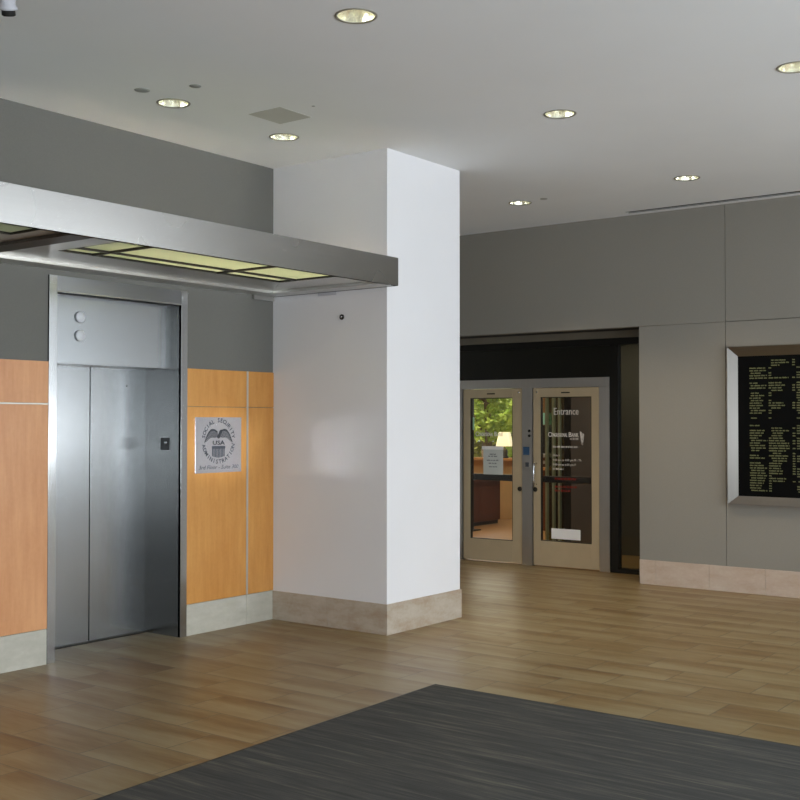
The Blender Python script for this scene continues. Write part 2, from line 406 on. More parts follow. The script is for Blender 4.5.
# ================================================================== the setting
struct(MB().box(XFAR-0.2, XR+0.2, YR-0.2, YS+0.0, -0.2, 0).build('floor', M['tiles']))
HOLES = [(-3.746, 4.58), (-5.757, 5.105), (-5.78, 6.215), (-3.813, 6.90), (-3.93, 9.39), (-5.68, 9.48), (-2.17, 6.84)]
HR = 0.104
SLOT = (-5.065, 3.0, 10.545, 10.605)
def ceiling_mesh():
    # flat ceiling with round holes for the downlights and a long slot; built as a triangulated sheet with thickness
    bm = bmesh.new()
    x0, x1, y0, y1 = XFAR-0.2, XR+0.2, YR-0.2, YS
    loops = [[(x0, y0), (x1, y0), (x1, y1), (x0, y1)]]
    for cx, cy in HOLES: loops.append([(cx+HR*math.cos(2*math.pi*i/32), cy+HR*math.sin(2*math.pi*i/32)) for i in range(32)])
    loops.append([(SLOT[0], SLOT[2]), (SLOT[1], SLOT[2]), (SLOT[1], SLOT[3]), (SLOT[0], SLOT[3])])
    edges = []; rings = []
    for lp in loops:
        vs = [bm.verts.new((x, y, ZC)) for x, y in lp]; rings.append(vs)
        for i in range(len(vs)): edges.append(bm.edges.new((vs[i], vs[(i+1) % len(vs)])))
    bmesh.ops.triangle_fill(bm, use_beauty=True, use_dissolve=False, edges=edges)
    for f in list(bm.faces):
        c = f.calc_center_median()
        if any((c.x-cx)**2+(c.y-cy)**2 < (HR*0.98)**2 for cx, cy in HOLES) or (SLOT[0] < c.x < SLOT[1] and SLOT[2] < c.y < SLOT[3]): bm.faces.remove(f)
    for f in bm.faces:
        if f.normal.z > 0: f.normal_flip()
    for vs in rings[1:]:
        tops = [bm.verts.new((v.co.x, v.co.y, ZC+0.035)) for v in vs]
        for i in range(len(vs)):
            j = (i+1) % len(vs); bm.faces.new((vs[i], vs[j], tops[j], tops[i]))
    m = MB(); m.merge(bm)
    return m
struct(ceiling_mesh().build('ceiling', M['ceiling']))
struct(MB().box(XFAR-0.2, XR+0.2, YR-0.2, YS+7.0, ZC+0.30, ZC+0.45).build('trim_roof_slab', M['seam']))

# left wall: fabric clad, with the elevator opening
ey0, ey1, etop = 4.715, 5.975, 2.662
wl = MB()
for y0, y1, z0, z1 in ((YR, ey0, 0, ZC), (ey1, YC+0.02, 0, ZC), (ey0, ey1, etop, ZC)):
    wl.box(XL-0.18, XL, y0, y1, z0, z1)
struct(wl.build('wall_left', M['fabric_left']))
struct(MB().box(XL-0.85, XL-0.18, ey0-0.2, ey0-0.02, 0, 2.9).box(XL-0.85, XL-0.18, ey1+0.02, ey1+0.2, 0, 2.9).box(XL-0.85, XL-0.75, ey0-0.02, ey1+0.02, 0, 2.9).box(XL-0.85, XL-0.18, ey0-0.02, ey1+0.02, 2.7, 2.9).build('wall_shaft', M['seam']))
# recess behind the column and the back wall
struct(MB().box(XFAR, XL+0.0, YC2-0.4, YC2-0.2, 0, ZC).build('wall_recess_side', M['plain']))
struct(MB().box(XFAR-0.2, XFAR, YC2-0.4, YS, 0, ZC).build('wall_recess_end', M['plain']))
SEAMX = -4.106; OPX = -5.02; OPZ = 2.635; G = 0.003
wb = MB()
wb.box(XFAR, SEAMX-G, YB, YB+0.12, OPZ, ZC)
wb.box(SEAMX+G, 1.2, YB, YB+0.12, OPZ+G, ZC)
wb.box(OPX, SEAMX-G, YB, YB+0.12, 0.2, OPZ-G)
wb.box(SEAMX+G, -1.6, YB, YB+0.12, 0.2, OPZ-G)
wb.box(-1.6+2*G, 1.2, YB, YB+0.12, 0.2, OPZ-G)
struct(wb.build('wall_back', M['fabric_back']))
struct(MB().box(OPX+0.02, 1.2, YB+0.13, YS+0.1, 0, ZC+0.02).box(XFAR, OPX+0.02, YB+0.13, YS+0.1, OPZ+0.02, ZC+0.02).build('wall_back_core', M['seam']))
# glazed bay of the back wall and the glazed right side (behind the frame edge of the photograph)
mb = MB(); mb.box(1.2, XR, YB, YB+0.1, 0, 0.9).box(1.2, XR, YB, YB+0.1, 3.55, ZC).box(1.2, 2.2, YB, YB+0.1, 0.9, 3.55)
struct(mb.build('wall_back_bay', M['plain']))
mb = MB()
for i in range(4): mb.box(2.2+i*1.24, 2.26+i*1.24, YB+0.0, YB+0.1, 0.9, 3.55)
mb.box(2.2, XR, YB, YB+0.1, 0.9, 0.96).box(2.2, XR, YB, YB+0.1, 3.49, 3.55)
struct(mb.build('window_1', M['dark_metal']))
struct(MB().box(2.2, XR, YB+0.04, YB+0.05, 0.93, 3.5).build('window_pane_1', M['glass']))
mb = MB(); mb.box(XR, XR+0.1, YR, YB+0.1, 0, 0.30).box(XR, XR+0.1, YR, YB+0.1, 3.55, ZC)
struct(mb.build('wall_right', M['plain']))
mb = MB()
for i in range(10): mb.box(XR, XR+0.1, YR+i*1.96, YR+i*1.96+0.06, 0.30, 3.55)
mb.box(XR, XR+0.1, YR, YB, 0.30, 0.36).box(XR, XR+0.1, YR, YB, 3.49, 3.55)
struct(mb.build('window_2', M['dark_metal']))
struct(MB().box(XR+0.04, XR+0.05, YR, YB, 0.35, 3.5).build('window_pane_2', M['glass']))
struct(MB().box(XL-0.18, XR+0.1, YR-0.15, YR, 0, ZC).build('wall_rear', M['plain']))

# stone base course, in blocks with fine joints
def base_blocks(name, mat, axis, fixed, cuts, out, h=0.240, dirn=1):
    m = MB()
    for a, b in zip(cuts, cuts[1:]):
        a += 0.0012; b -= 0.0012
        lo, hi = sorted((fixed, fixed+out))
        if axis == 'y': m.box(lo, hi, a, b, 0, h, 0.002)
        else: m.box(a, b, lo, hi, 0, h, 0.002)
    return m.build(name, mat)
struct(base_blocks('baseboard_left_near', M['stone'], 'y', XL, [YR, -4, -2.5, -1, 0.5, 2.0, 3.2, ey0-0.001], 0.012))
struct(base_blocks('baseboard_left_far', M['stone'], 'y', XL, [ey1+0.001, 6.628, YC-0.001], 0.012))
cuts = [OPX, -4.84, -4.28, -3.72, -3.12, -2.5, -1.9, -1.3, -0.7, -0.1, 0.5, 1.2]
struct(base_blocks('baseboard_back', M['stone_pink'], 'x', YB, cuts, -0.012, 0.246))

# ================================================================== column
col = thing('column', 'large square white painted column beside the elevator canopy', 'column', ((XL+XC)/2, (YC+YC2)/2, 0))
MB().box(XL, XC, YC, YC2, 0, ZC).build('shaft', M['white'], col)
cb_ = MB()
t = 0.012
for (a, b, c, d) in ((XL+0.013, XL+0.62, YC-t, YC), (XL+0.622, XC+t, YC-t, YC), (XC, XC+t, YC+0.0005, YC2+t), (XL, XC-0.0005, YC2, YC2+t)):
    cb_.box(a, b, c, d, 0, 0.238, 0.0015)
cbo = cb_.build('stone_base', M['stone_brown'], col); cbo['label'] = 'brown-grey limestone base course of the column'

# ================================================================== wood panelling
def panelling(name, label, pieces, strips, mat, loc):
    t = thing(name, label, 'wall panelling', loc)
    for y0, y1, z0, z1 in pieces: MB().box(XL+0.002, XL+0.011, y0, y1, z0, z1, 0.001).build('wood_panel', mat, t)
    for y0, y1, z0, z1 in strips: o = MB().box(XL+0.002, XL+0.0115, y0, y1, z0, z1).build('metal_strip', M['satin'], t)
    return t
panelling('wood_panelling', 'maple veneer panelling left of the elevator, split by one horizontal metal strip',
          [(YR, 1.9, 0.242, 1.768), (1.905, ey0-0.001, 0.242, 1.768), (YR, 1.9, 1.78, 2.065), (1.905, ey0-0.001, 1.78, 2.065)], [(YR, ey0-0.001, 1.769, 1.779)], M['maple_pink'], (XL, 2.0, 0.242))
panelling('wood_panelling', 'maple veneer panelling between the elevator and the white column, behind the square sign',
          [(ey1+0.001, 6.622, 0.242, 1.768), (ey1+0.001, 6.622, 1.772, 2.065), (6.634, YC-0.002, 0.242, 1.768), (6.634, YC-0.002, 1.772, 2.065)], [(6.6225, 6.6435, 0.242, 2.065)], M['maple'], (XL, 6.45, 0.242))

# ================================================================== elevator
el = thing('elevator', 'brushed steel elevator entrance with closed double doors', 'elevator', (XL-0.2, 5.36, 0))
fr = MB(); s_ = 0.065; XD = XL-0.395; xf = XL+0.014
fr.box(XD-0.02, XL-0.0105, ey0, ey0+s_-0.03, 0, etop)                  # left jamb
fr.box(XL-0.01, xf, ey0, ey0+s_, 0, etop, 0.001)
fr.box(XL-0.01, xf, ey1-s_, ey1, 0, etop, 0.001)
fr.build('door_frame', M['steel_frame'], el)
MB().box(XL-0.11, xf-0.001, ey0+s_, ey1-s_, 2.557, etop, 0.001).build('frame_head', M['steel_head'], el)
MB().box(XL-0.112, XL-0.100, ey0+s_, ey1-s_, 2.546, 2.5568, 0.0008).box(XL+0.008, xf+0.001, ey0+s_, ey1-s_, 2.549, 2.5568, 0.0008).build('bright_lip', M['chrome'], el)
j = MB().box(XD-0.02, XL-0.011, ey1-s_, ey1-s_+0.03, 0, etop).build('side_reveal', M['steel_shaded'], el); j['label'] = 'brushed steel side of the door recess, coloured darker for its dark reflection'
yd0, yd1, ym = ey0+s_-0.03, ey1-s_, 5.375
MB().box(XD-0.03, XD, yd0, ym-0.005, 0.006, 2.10, 0.001).build('door_leaf', M['steel_door'], el)
MB().box(XD-0.03, XD, ym+0.005, yd1, 0.006, 2.10, 0.001).build('door_leaf', M['steel_door'], el)
hx = XL-0.105
hp = MB().box(XD, hx, yd0, yd1-0.0, 2.062, 2.557, 0.001).build('header_panel', M['steel_door'], el)
for z in (2.400, 2.266):
    MB().lathe([(0.036, 0), (0.036, 0.004), (0.040, 0.014), (0.037, 0.018), (0, 0.020)], (hx-0.001, 5.055, z), (1, 0, 0), 32).build('indicator_light', M['disc'], el)
MB().box(XD, XD+0.03, yd0, yd1, 0, 0.003).build('sill', M['dark_metal'], el)
cbn = MB().box(XL-0.215, XL-0.118, yd1-0.004, yd1, 1.432, 1.527, 0.001).build('call_plate', M['black'], el); cbn['label'] = 'small black call button plate in the door recess'
MB().lathe([(0.014, 0), (0.014, 0.004), (0, 0.005)], (XL-0.155, yd1-0.004, 1.49), (0, -1, 0), 20).build('call_button', M['chrome'], cbn)
MB().lathe([(0.006, 0), (0.006, 0.003), (0, 0.004)], (XD, 5.72, 1.93), (1, 0, 0), 12).build('door_keyhole', M['dark_metal'], el)

# ================================================================== canopy
YE = YC-0.016; Y0C = -2.2
ca = thing('canopy', 'long brushed steel canopy with pale green glass soffit above the elevator', 'canopy', (-5.9, 2.4, 2.7))
xF = -5.242
MB().box(xF-0.03, xF, Y0C, YE, 2.700, 2.917, 0.0015).build('fascia', M['steel_fascia'], ca)
en = MB().box(XC+0.004, xF-0.031, YE-0.02, YE, 2.700, 2.917).box(XL+0.004, XC+0.004, YE-0.02, YE, 2.700, 2.917).build('end_plate', M['steel_fascia'], ca)
MB().box(XL+0.004, xF-0.031, Y0C, Y0C+0.02, 2.70, 2.917).build('end_plate', M['steel_fascia'], ca)
MB().box(XL+0.001, -6.38, Y0C+0.021, YE-0.021, 2.700, 2.735, 0.0015).box(-6.379, xF-0.031, 6.731, YE-0.021, 2.700, 2.735, 0.0015).build('wall_rail', M['steel_soffit'], ca)
ZB = 2.722
def bay(y0, y1, xin, cross, bn, bf):
    # frame plates around the glass of one bay, mitred corners left as fine gaps
    fx = xF-0.031; wx = -6.379; z1 = ZB+0.004; e = 0.0015
    ya, yb = y0, y1
    gx0, gx1 = xin, fx-0.004
    gy0, gy1 = ya+bn, yb-bf
    mb = MB()
    mb.prism([(wx, ya+e, ZB), (wx, yb-e, ZB), (gx0, gy1-e, ZB), (gx0, gy0+e, ZB)], (0, 0, 0.004))
    mb.prism([(wx+e, yb, ZB), (fx, yb, ZB), (gx1, gy1, ZB), (gx0+e, gy1, ZB)], (0, 0, 0.004))
    mb.prism([(wx+e, ya, ZB), (gx0+e, gy0, ZB), (gx1, gy0, ZB), (fx, ya, ZB)], (0, 0, 0.004))
    mb.prism([(fx, ya+e, ZB), (gx1, gy0+e, ZB), (gx1, gy1-e, ZB), (fx, yb-e, ZB)], (0, 0, 0.004))
    mb.build('soffit_plate', M['steel_soffit'], ca, recalc=True)
    # inner lip and glazing bars
    gb = MB()
    for a in ((gx0-0.003, gx0, gy0, gy1), (gx1, gx1+0.003, gy0, gy1), (gx0, gx1, gy0-0.003, gy0), (gx0, gx1, gy1, gy1+0.003)):
        gb.box(a[0], a[1], a[2], a[3], ZB-0.001, ZB+0.012)
    xm = -5.78
    if gx0 < xm-0.05: gb.box(xm-0.009, xm+0.009, gy0, gy1, ZB-0.002, ZB+0.012)
    for yc_ in cross: gb.box(gx0, gx1, yc_-0.009, yc_+0.009, ZB-0.003, ZB+0.012)
    gb.build('glazing_bars', M['dark_metal'], ca)
    ys = [gy0]+list(cross)+[gy1]; xs = [gx0, xm, gx1] if gx0 < xm-0.05 else [gx0, gx1]
    for a, b in zip(ys, ys[1:]):
        for c, d in zip(xs, xs[1:]):
            MB().box(c+0.001, d-0.001, a+0.001, b-0.001, ZB+0.013, ZB+0.021).build('glass_panel', M['opal'], ca)
bay(4.09, 6.73, -5.95, (4.60, 5.70), 0.25, 0.38)
bay(0.90, 3.93, -5.66, (1.6, 2.7), 0.12, 0.13)
bay(-2.17, 0.74, -5.66, (-1.3, -0.2), 0.12, 0.13)
for y0, y1 in ((3.93, 4.09), (0.74, 0.90)):
    MB().box(-6.379, xF-0.031, y0+0.004, y1-0.004, 2.702, 2.80, 0.002).build('cross_beam', M['dark_metal'], ca)
MB().box(XL+0.012, XL+0.03, 6.69, YE, 2.664, 2.699).build('shadow_plate', M['steel_soffit'], ca)  # added plate drawing a shadow under the canopy at the wall
MB().box(-6.06, -5.87, YE-0.005, YE+0.004, 2.675, 2.699).build('shadow_plate', M['cam_white'], ca)  # pale plate added for a shadow mark on the column

# ================================================================== sign plate
sg = thing('wall_sign', 'square silver sign with eagle emblem and curved lettering on the maple panel', 'sign', (XL+0.010, 6.32, 1.25))
sy0, sy1, sz0, sz1 = 6.052, 6.552, 1.249, 1.688
MB().box(XL+0.0112, XL+0.021, sy0, sy1, sz0, sz1, 0.0012).build('plate', M['sign'], sg)
sc_y, sc_z = 6.300, 1.500; off = 0.0212
ring = MB()
def arc_text(mb, body, rad, size, a0, a1, bottom=False):
    n = len(body)
    for i, ch in enumerate(body):
        a = R(a0+(a1-a0)*i/(n-1))
        if ch == ' ': continue
        d = Vector((0, math.cos(a), math.sin(a))); p = Vector((XL+off, sc_y, sc_z))+d*(rad)
        if bottom: v = -d; 
        else: v = d
        u = v.cross(Vector((1, 0, 0))); 
        # u x v must be +x
        if u.cross(v).x < 0: u = -u
        mb.text(ch, size, frame_mat(p, u, v), ext=0.0003, bold=0.0010)
for word in ('SOCIAL         ', '       SECURITY'):
    ring = MB(); arc_text(ring, word, 0.148, 0.047, 168, 12); ring.build('curved_word', M['sign_ink'], sg)
ring = MB()
arc_text(ring, 'ADMINISTRATION', 0.180, 0.047, 194, 346, True)
ring.build('curved_word', M['sign_ink'], sg)
em = MB()
def feather_wing(s):
    # a wing made of overlapping slanted feathers
    top = [(0.012, 0.075), (0.035, 0.090), (0.062, 0.096), (0.088, 0.090), (0.108, 0.072), (0.124, 0.050), (0.138, 0.024), (0.152, -0.006)]
    bot = [(0.010, 0.040), (0.024, 0.028), (0.040, 0.024), (0.058, 0.026), (0.076, 0.026), (0.096, 0.020), (0.116, 0.006), (0.140, -0.010)]
    for k in range(7):
        for q in range(2):
            f0 = k+q*0.5; f1 = f0+0.32
            def L(arr, f):
                i = min(int(f), 6); t_ = f-i; return (arr[i][0]*(1-t_)+arr[i+1][0]*t_, arr[i][1]*(1-t_)+arr[i+1][1]*t_)
            p = [L(top, f0), L(top, min(f1, 7)), L(bot, min(f1, 7)), L(bot, f0)]
            pts = [(XL+off, sc_y+s*a, sc_z+b) for a, b in p]
            em.prism(pts if s < 0 else pts[::-1], (0.0003, 0, 0))
    # leading edge
    for (a, b), (c, d) in zip(top, top[1:]):
        pts = [(XL+off, sc_y+s*a, sc_z+b), (XL+off, sc_y+s*c, sc_z+d), (XL+off, sc_y+s*c*0.985, sc_z+d-0.014), (XL+off, sc_y+s*a*0.985, sc_z+b-0.014)]
        em.prism(pts if s < 0 else pts[::-1], (0.0004, 0, 0))
for s in (-1, 1): feather_wing(s)
# head turned to the left, neck and beak
hd = [(-0.020, 0.030), (0.0, 0.018), (0.020, 0.030), (0.022, 0.052), (0.034, 0.070), (0.044, 0.078), (0.040, 0.088), (0.024, 0.090), (0.010, 0.080), (0.002, 0.062), (-0.008, 0.048)]
em.prism([(XL+off, sc_y+a, sc_z+b) for a, b in hd][::-1], (0.0005, 0, 0))
em.text('USA', 0.046, LW(sc_y, sc_z-0.030, off), ext=0.0003, width=0.132, bold=0.0012)
em.build('eagle_emblem', M['sign_dark'], sg, recalc=True)
sh = MB()
shp = lambda y: -0.118-0.016*(1-abs(y)/0.070)**0.6
for k in range(9):
    y0 = -0.070+k*0.140/9; y1 = y0+0.140/9*0.72
    sh.prism([(XL+off, sc_y+y0, sc_z-0.062), (XL+off, sc_y+y1, sc_z-0.062), (XL+off, sc_y+y1, sc_z+shp(y1)), (XL+off, sc_y+y0, sc_z+shp(y0))], (0.0003, 0, 0))
sh.box(XL+off, XL+off+0.0003, sc_y-0.072, sc_y+0.072, sc_z-0.062, sc_z-0.040)
sh.build('striped_shield', M['sign_ink'], sg, recalc=True)
MB().text('3rd Floor - Suite 300', 0.044, LW(6.302, 1.278, off), shear=0.25, ext=0.0003, width=0.43).build('floor_lettering', M['sign_ink'], sg)

# sensor on the column
sn = thing('sensor', 'tiny round chrome and black button sensor on the white column', 'sensor', (-5.821, YC, 2.493))
MB().lathe([(0, 0), (0.022, 0), (0.022, 0.006), (0.018, 0.010), (0.013, 0.010), (0.013, 0.003), (0, 0.003)], (-5.821, YC, 2.493), (0, -1, 0), 28).build('ring', M['rubber'], sn)
MB().lathe([(0.010, 0.002), (0.009, 0.012), (0, 0.015)], (-5.821, YC, 2.493), (0, -1, 0), 20).build('lens', M['chrome'], sn)

# ================================================================== entry mat
mt = thing('entry_mat', 'dark grey streaked entrance carpet set in the tiled floor', 'carpet', (-1.0, 1.5, 0))
MB().prism([(-3.84, -4.5, 0), (4.5, -4.5, 0), (4.5, 5.812, 0), (-4.105, 5.812, 0)], (0, 0, 0.006)).build('carpet_pile', M['carpet'], mt)
MB().prism([(-3.848, -4.5, 0), (-3.8405, -4.5, 0), (-4.1055, 5.812, 0), (-4.113, 5.820, 0)], (0, 0, 0.0065)).prism([(-4.112, 5.8125, 0), (4.5, 5.8125, 0), (4.5, 5.820, 0), (-4.113, 5.820, 0)], (0, 0, 0.0065)).build('metal_edging', M['dark_metal'], mt)

# ================================================================== ceiling fittings
def downlight_proto(cx, cy):
    t = thing('ceiling_downlight', '', 'ceiling light', (cx, cy, ZC), 'recessed downlights in the ceiling')
    MB().lathe([(HR-0.004, 0.004), (HR-0.004, -0.003), (HR+0.006, -0.004), (HR+0.010, 0.0), (HR+0.006, 0.0002), (HR-0.003, 0.006)], (cx, cy, ZC), (0, 0, 1), 40).build('trim_ring', M['ring'], t)
    MB().lathe([(HR-0.005, 0.002), (HR-0.009, 0.03), (HR-0.018, 0.07), (HR-0.034, 0.11), (0.045, 0.135), (0.028, 0.14)], (cx, cy, ZC), (0, 0, 1), 40).build('reflector', M['reflector'], t)
    MB().lathe([(0.028, 0.145), (0.020, 0.135), (0.020, 0.085), (0.012, 0.060), (0, 0.055)], (cx, cy, ZC), (0, 0, 1), 24).build('bulb', M['bulb'], t)
    return t
def dup(root, loc):
    r = root.copy(); C.objects.link(r); r.location = loc
    for ch in list(root.children):
        c = ch.copy(); C.objects.link(c); c.parent = r
    return r
LABS = ['recessed round downlight nearest the top centre of the picture', 'recessed round downlight above the elevator doors, left one of the pair over the canopy',
        'recessed round downlight next to the square speaker grille, close to the column', 'recessed round downlight in open ceiling right of the white column',
        'recessed round downlight near the right end wall above the directory board side', 'small recessed downlight just behind the white column, above the bank doors',
        'recessed round downlight cut by the right edge of the picture']
p0 = downlight_proto(*HOLES[0]); p0['label'] = LABS[0]
POW = [5, 11, 11, 8, 36, 38, 8]
for i, (cx, cy) in enumerate(HOLES):
    if i: q = dup(p0, (cx, cy, ZC)); q['label'] = LABS[i]
    l = bpy.data.lights.new('downlight_lamp', 'SPOT'); l.energy = POW[i]*3; l.spot_size = R(105); l.spot_blend = 0.8; l.shadow_soft_size = 0.05; l.color = (1, 0.82, 0.58)
    lo = bpy.data.objects.new('downlight_lamp', l); C.objects.link(lo); lo.location = (cx, cy, ZC-0.01)

gr = thing('ceiling_speaker', 'square flat grey speaker grille in the ceiling beside a downlight', 'ceiling speaker', (-5.395, 5.76, ZC))
MB().box(-5.545, -5.245, 5.60, 5.92, ZC-0.002, ZC, 0.0005).build('grille', M['patch'], gr)
def cover(cx, cy, r, label):
    o = MB().lathe([(r, 0.0), (r, -0.0015), (r*0.95, -0.0025), (0, -0.0025)], (0, 0, 0), (0, 0, 1), 28).build('sprinkler_cover', M['patch_dark'])
    o.location = (cx, cy, ZC); tag(o, label, 'sprinkler', 'round cover plates in the ceiling'); return o
cover(-5.69, 4.78, 0.050, 'darker round ceiling cover plate left of the downlight over the elevator')
cover(-5.35, 4.925, 0.038, 'faint round ceiling cover plate just above the downlight over the elevator')
cover(-5.395, 9.44, 0.036, 'small round ceiling cover plate right of the downlight behind the column')
cover(-5.05, 5.72, 0.012, 'tiny round ceiling cover plate right of the square speaker grille')
sl = thing('air_slot', 'long thin black linear air slot in the ceiling along the back wall', 'air vent', (SLOT[0]+1, 10.575, ZC))
MB().box(SLOT[0]+0.001, SLOT[1]-0.001, SLOT[2]+0.001, SLOT[3]-0.001, ZC+0.004, ZC+0.030).build('slot_box', M['rubber'], sl)
MB().box(SLOT[0]-0.004, SLOT[1], SLOT[2]-0.008, SLOT[2]+0.002, ZC-0.003, ZC+0.0).box(SLOT[0]-0.004, SLOT[1], SLOT[3]-0.002, SLOT[3]+0.008, ZC-0.003, ZC+0.0).build('slot_flange', M['dark_metal'], sl)
# security camera hanging from the ceiling
sc = thing('security_camera', 'small grey white camera on a ceiling mount in the top left corner', 'camera', (-4.90, 3.26, ZC))
MB().lathe([(0, 0), (0.05, 0), (0.05, -0.012), (0.02, -0.02), (0.014, -0.024), (0.014, -0.07), (0, -0.072)], (-4.89, 3.235, ZC), (0, 0, 1), 24).build('mount', M['cam_white'], sc)
cc_ = Vector((-4.905, 3.27, ZC-0.075)); cd = Vector((-0.28, 0.30, -0.90)).normalized()
MB().lathe([(0, -0.08), (0.030, -0.08), (0.038, -0.07), (0.038, 0.0), (0.044, 0.006), (0.044, 0.02), (0.034, 0.02), (0.032, 0.01), (0, 0.01)], cc_, cd, 28).build('housing', M['cam_white'], sc)
MB().lathe([(0.0335, 0.011), (0.0335, 0.045), (0.026, 0.05), (0, 0.05)], cc_, cd, 28).build('lens', M['rubber'], sc)

# ================================================================== directory board
bx0, bx1, bz0, bz1, fwid = -4.077, -2.35, 0.853, 2.386, 0.098
db = thing('directory_board', 'black lobby directory board in a wide satin steel frame on the back wall', 'directory', ((bx0+bx1)/2, YB, bz0))
m = MB(); o_, i_ = YB-0.05, YB-0.012
A = [(bx0, bz0), (bx1, bz0), (bx1, bz1), (bx0, bz1)]; B = [(bx0+fwid, bz0+fwid*0.85), (bx1-fwid, bz0+fwid*0.85), (bx1-fwid, bz1-fwid), (bx0+fwid, bz1-fwid)]
A2 = [(bx0+0.006, bz0+0.006), (bx1-0.006, bz0+0.006), (bx1-0.006, bz1-0.006), (bx0+0.006, bz1-0.006)]
for i in range(4):
    j = (i+1) % 4
    m.poly([(A[i][0], YB, A[i][1]), (A[j][0], YB, A[j][1]), (A[j][0], o_, A[j][1]), (A[i][0], o_, A[i][1])])
    m.poly([(A[i][0], o_, A[i][1]), (A[j][0], o_, A[j][1]), (A2[j][0], o_, A2[j][1]), (A2[i][0], o_, A2[i][1])])
    m.poly([(A2[i][0], o_, A2[i][1]), (A2[j][0], o_, A2[j][1]), (B[j][0], i_, B[j][1]), (B[i][0], i_, B[i][1])])
m.build('frame', M['board_frame'], db)
MB().box(B[0][0]-0.004, B[1][0]+0.004, YB-0.011, YB-0.0005, B[0][1]-0.004, B[2][1]+0.004).build('back_panel', M['board'], db)
rnd = random.Random(5)
lt = MB()
zt, zb_ = 2.235, 0.965
ROWS = 53; dz = (zt-zb_)/ROWS
gaps1 = {0, 1, 2, 8, 22, 24, 25, 37}; gaps2 = {3, 4, 5, 6, 13, 14, 15, 16, 20, 22, 23, 24, 25, 26, 46, 49, 50, 51, 52}
def row(xa, xb, z, h):
    x = xa
    while x < xb:
        wl_ = rnd.uniform(0.02, 0.065); e = min(xb, x+wl_)
        # a word: little upright strokes
        c = x
        while c < e:
            cw = rnd.uniform(0.0035, 0.0065); hh = h*rnd.uniform(0.75, 1.0)
            lt.prism([(c, YB-0.0112, z), (min(c+cw, e), YB-0.0112, z), (min(c+cw, e), YB-0.0112, z+hh), (c, YB-0.0112, z+hh)], (0, -0.0004, 0)); c += cw+0.0016
        x = e+0.009
for cidx in range(4):
    xa = -3.885+cidx*0.415*0.71*1.0
xcols = [(-3.865, 0.255, 0.185), (-3.655, 0.26, 0.200), (-3.415, 0.26, 0.205), (-3.17, 0.26, 0.21), (-2.92, 0.26, 0.215), (-2.67, 0.2, 0.2)]
for ci_, (xa, wmax, numoff) in enumerate(xcols):
    gaps = gaps1 if ci_ % 2 == 0 else gaps2
    for k in range(ROWS):
        if k in gaps or rnd.random() < 0.08: continue
        z = zt-k*dz
        row(xa+rnd.choice([0, 0, 0, 0.012]), xa+rnd.uniform(0.35, 0.8)*wmax*0.85, z, dz*0.55)
        if rnd.random() < 0.7: row(xa+numoff, xa+numoff+0.025, z, dz*0.55)
lt.build('lettering', M['letters'], db)

# ================================================================== storefront of the bank
sf = thing('storefront_frame', 'black and satin steel framed bank entrance wall around the two glass doors', 'entrance frame', (-6.6, YS, 0))
MB().box(XFAR, -5.56, YS-0.02, YS+0.02, 2.15, 2.56).build('transom_panel', M['blackpanel'], sf)
MB().box(XFAR, OPX-0.002, YS-0.045, YS+0.05, 2.50, 2.575).box(-5.655, -5.562, YS-0.045, YS+0.05, 0, 2.50).box(-5.562, OPX-0.002, YS-0.045, YS+0.05, 0, 0.05).box(-5.09, OPX-0.002, YS-0.045, YS+0.05, 0.05, 2.50).build('black_frame', M['black'], sf)
MB().box(XFAR, OPX-0.002, YS-0.06, YS+0.05, 2.576, OPZ+0.018).build('head_trim', M['head'], sf)
ss = MB()
ss.box(-7.70, -5.66, YS-0.05, YS+0.05, 2.045, 2.149, 0.001)
ss.box(-7.70, -7.605, YS-0.05, YS+0.05, 0, 2.044, 0.001).box(-5.783, -5.66, YS-0.05, YS+0.05, 0, 2.044, 0.001)
ss.box(-6.772, -6.635, YS-0.05, YS+0.05, 0, 2.044, 0.001)
ss.build('steel_frame', M['bstone'], sf)
MB().box(XFAR, -7.70, YS-0.03, YS+0.03, 0, 2.15).build('side_panel', M['blackpanel'], sf)
MB().box(-5.5615, -5.0905, YS-0.004, YS+0.004, 0.051, 2.499).build('side_pane', M['glass_side'], sf)
plt = MB().box(-6.735, -6.66, YS-0.054, YS-0.0505, 1.12, 1.26, 0.001).build('keypad_plate', M['bstone'], sf)
MB().box(-6.722, -6.678, YS-0.062, YS-0.0545, 1.135, 1.185, 0.002).build('keypad', M['ink'], plt)
for z in (1.548, 1.492):
    MB().lathe([(0.016, 0), (0.016, 0.010), (0.010, 0.014), (0, 0.014)], (-6.672, YS-0.05, z), (0, -1, 0), 20).build('lock_cylinder', M['rubber'], sf)
tag(MB().box(-6.755, -6.672, YS-0.0525, YS-0.0502, 1.27, 1.365).build('blue_notice', M['blue']), 'small blue square sticker on the steel post between the bank doors', 'sticker')

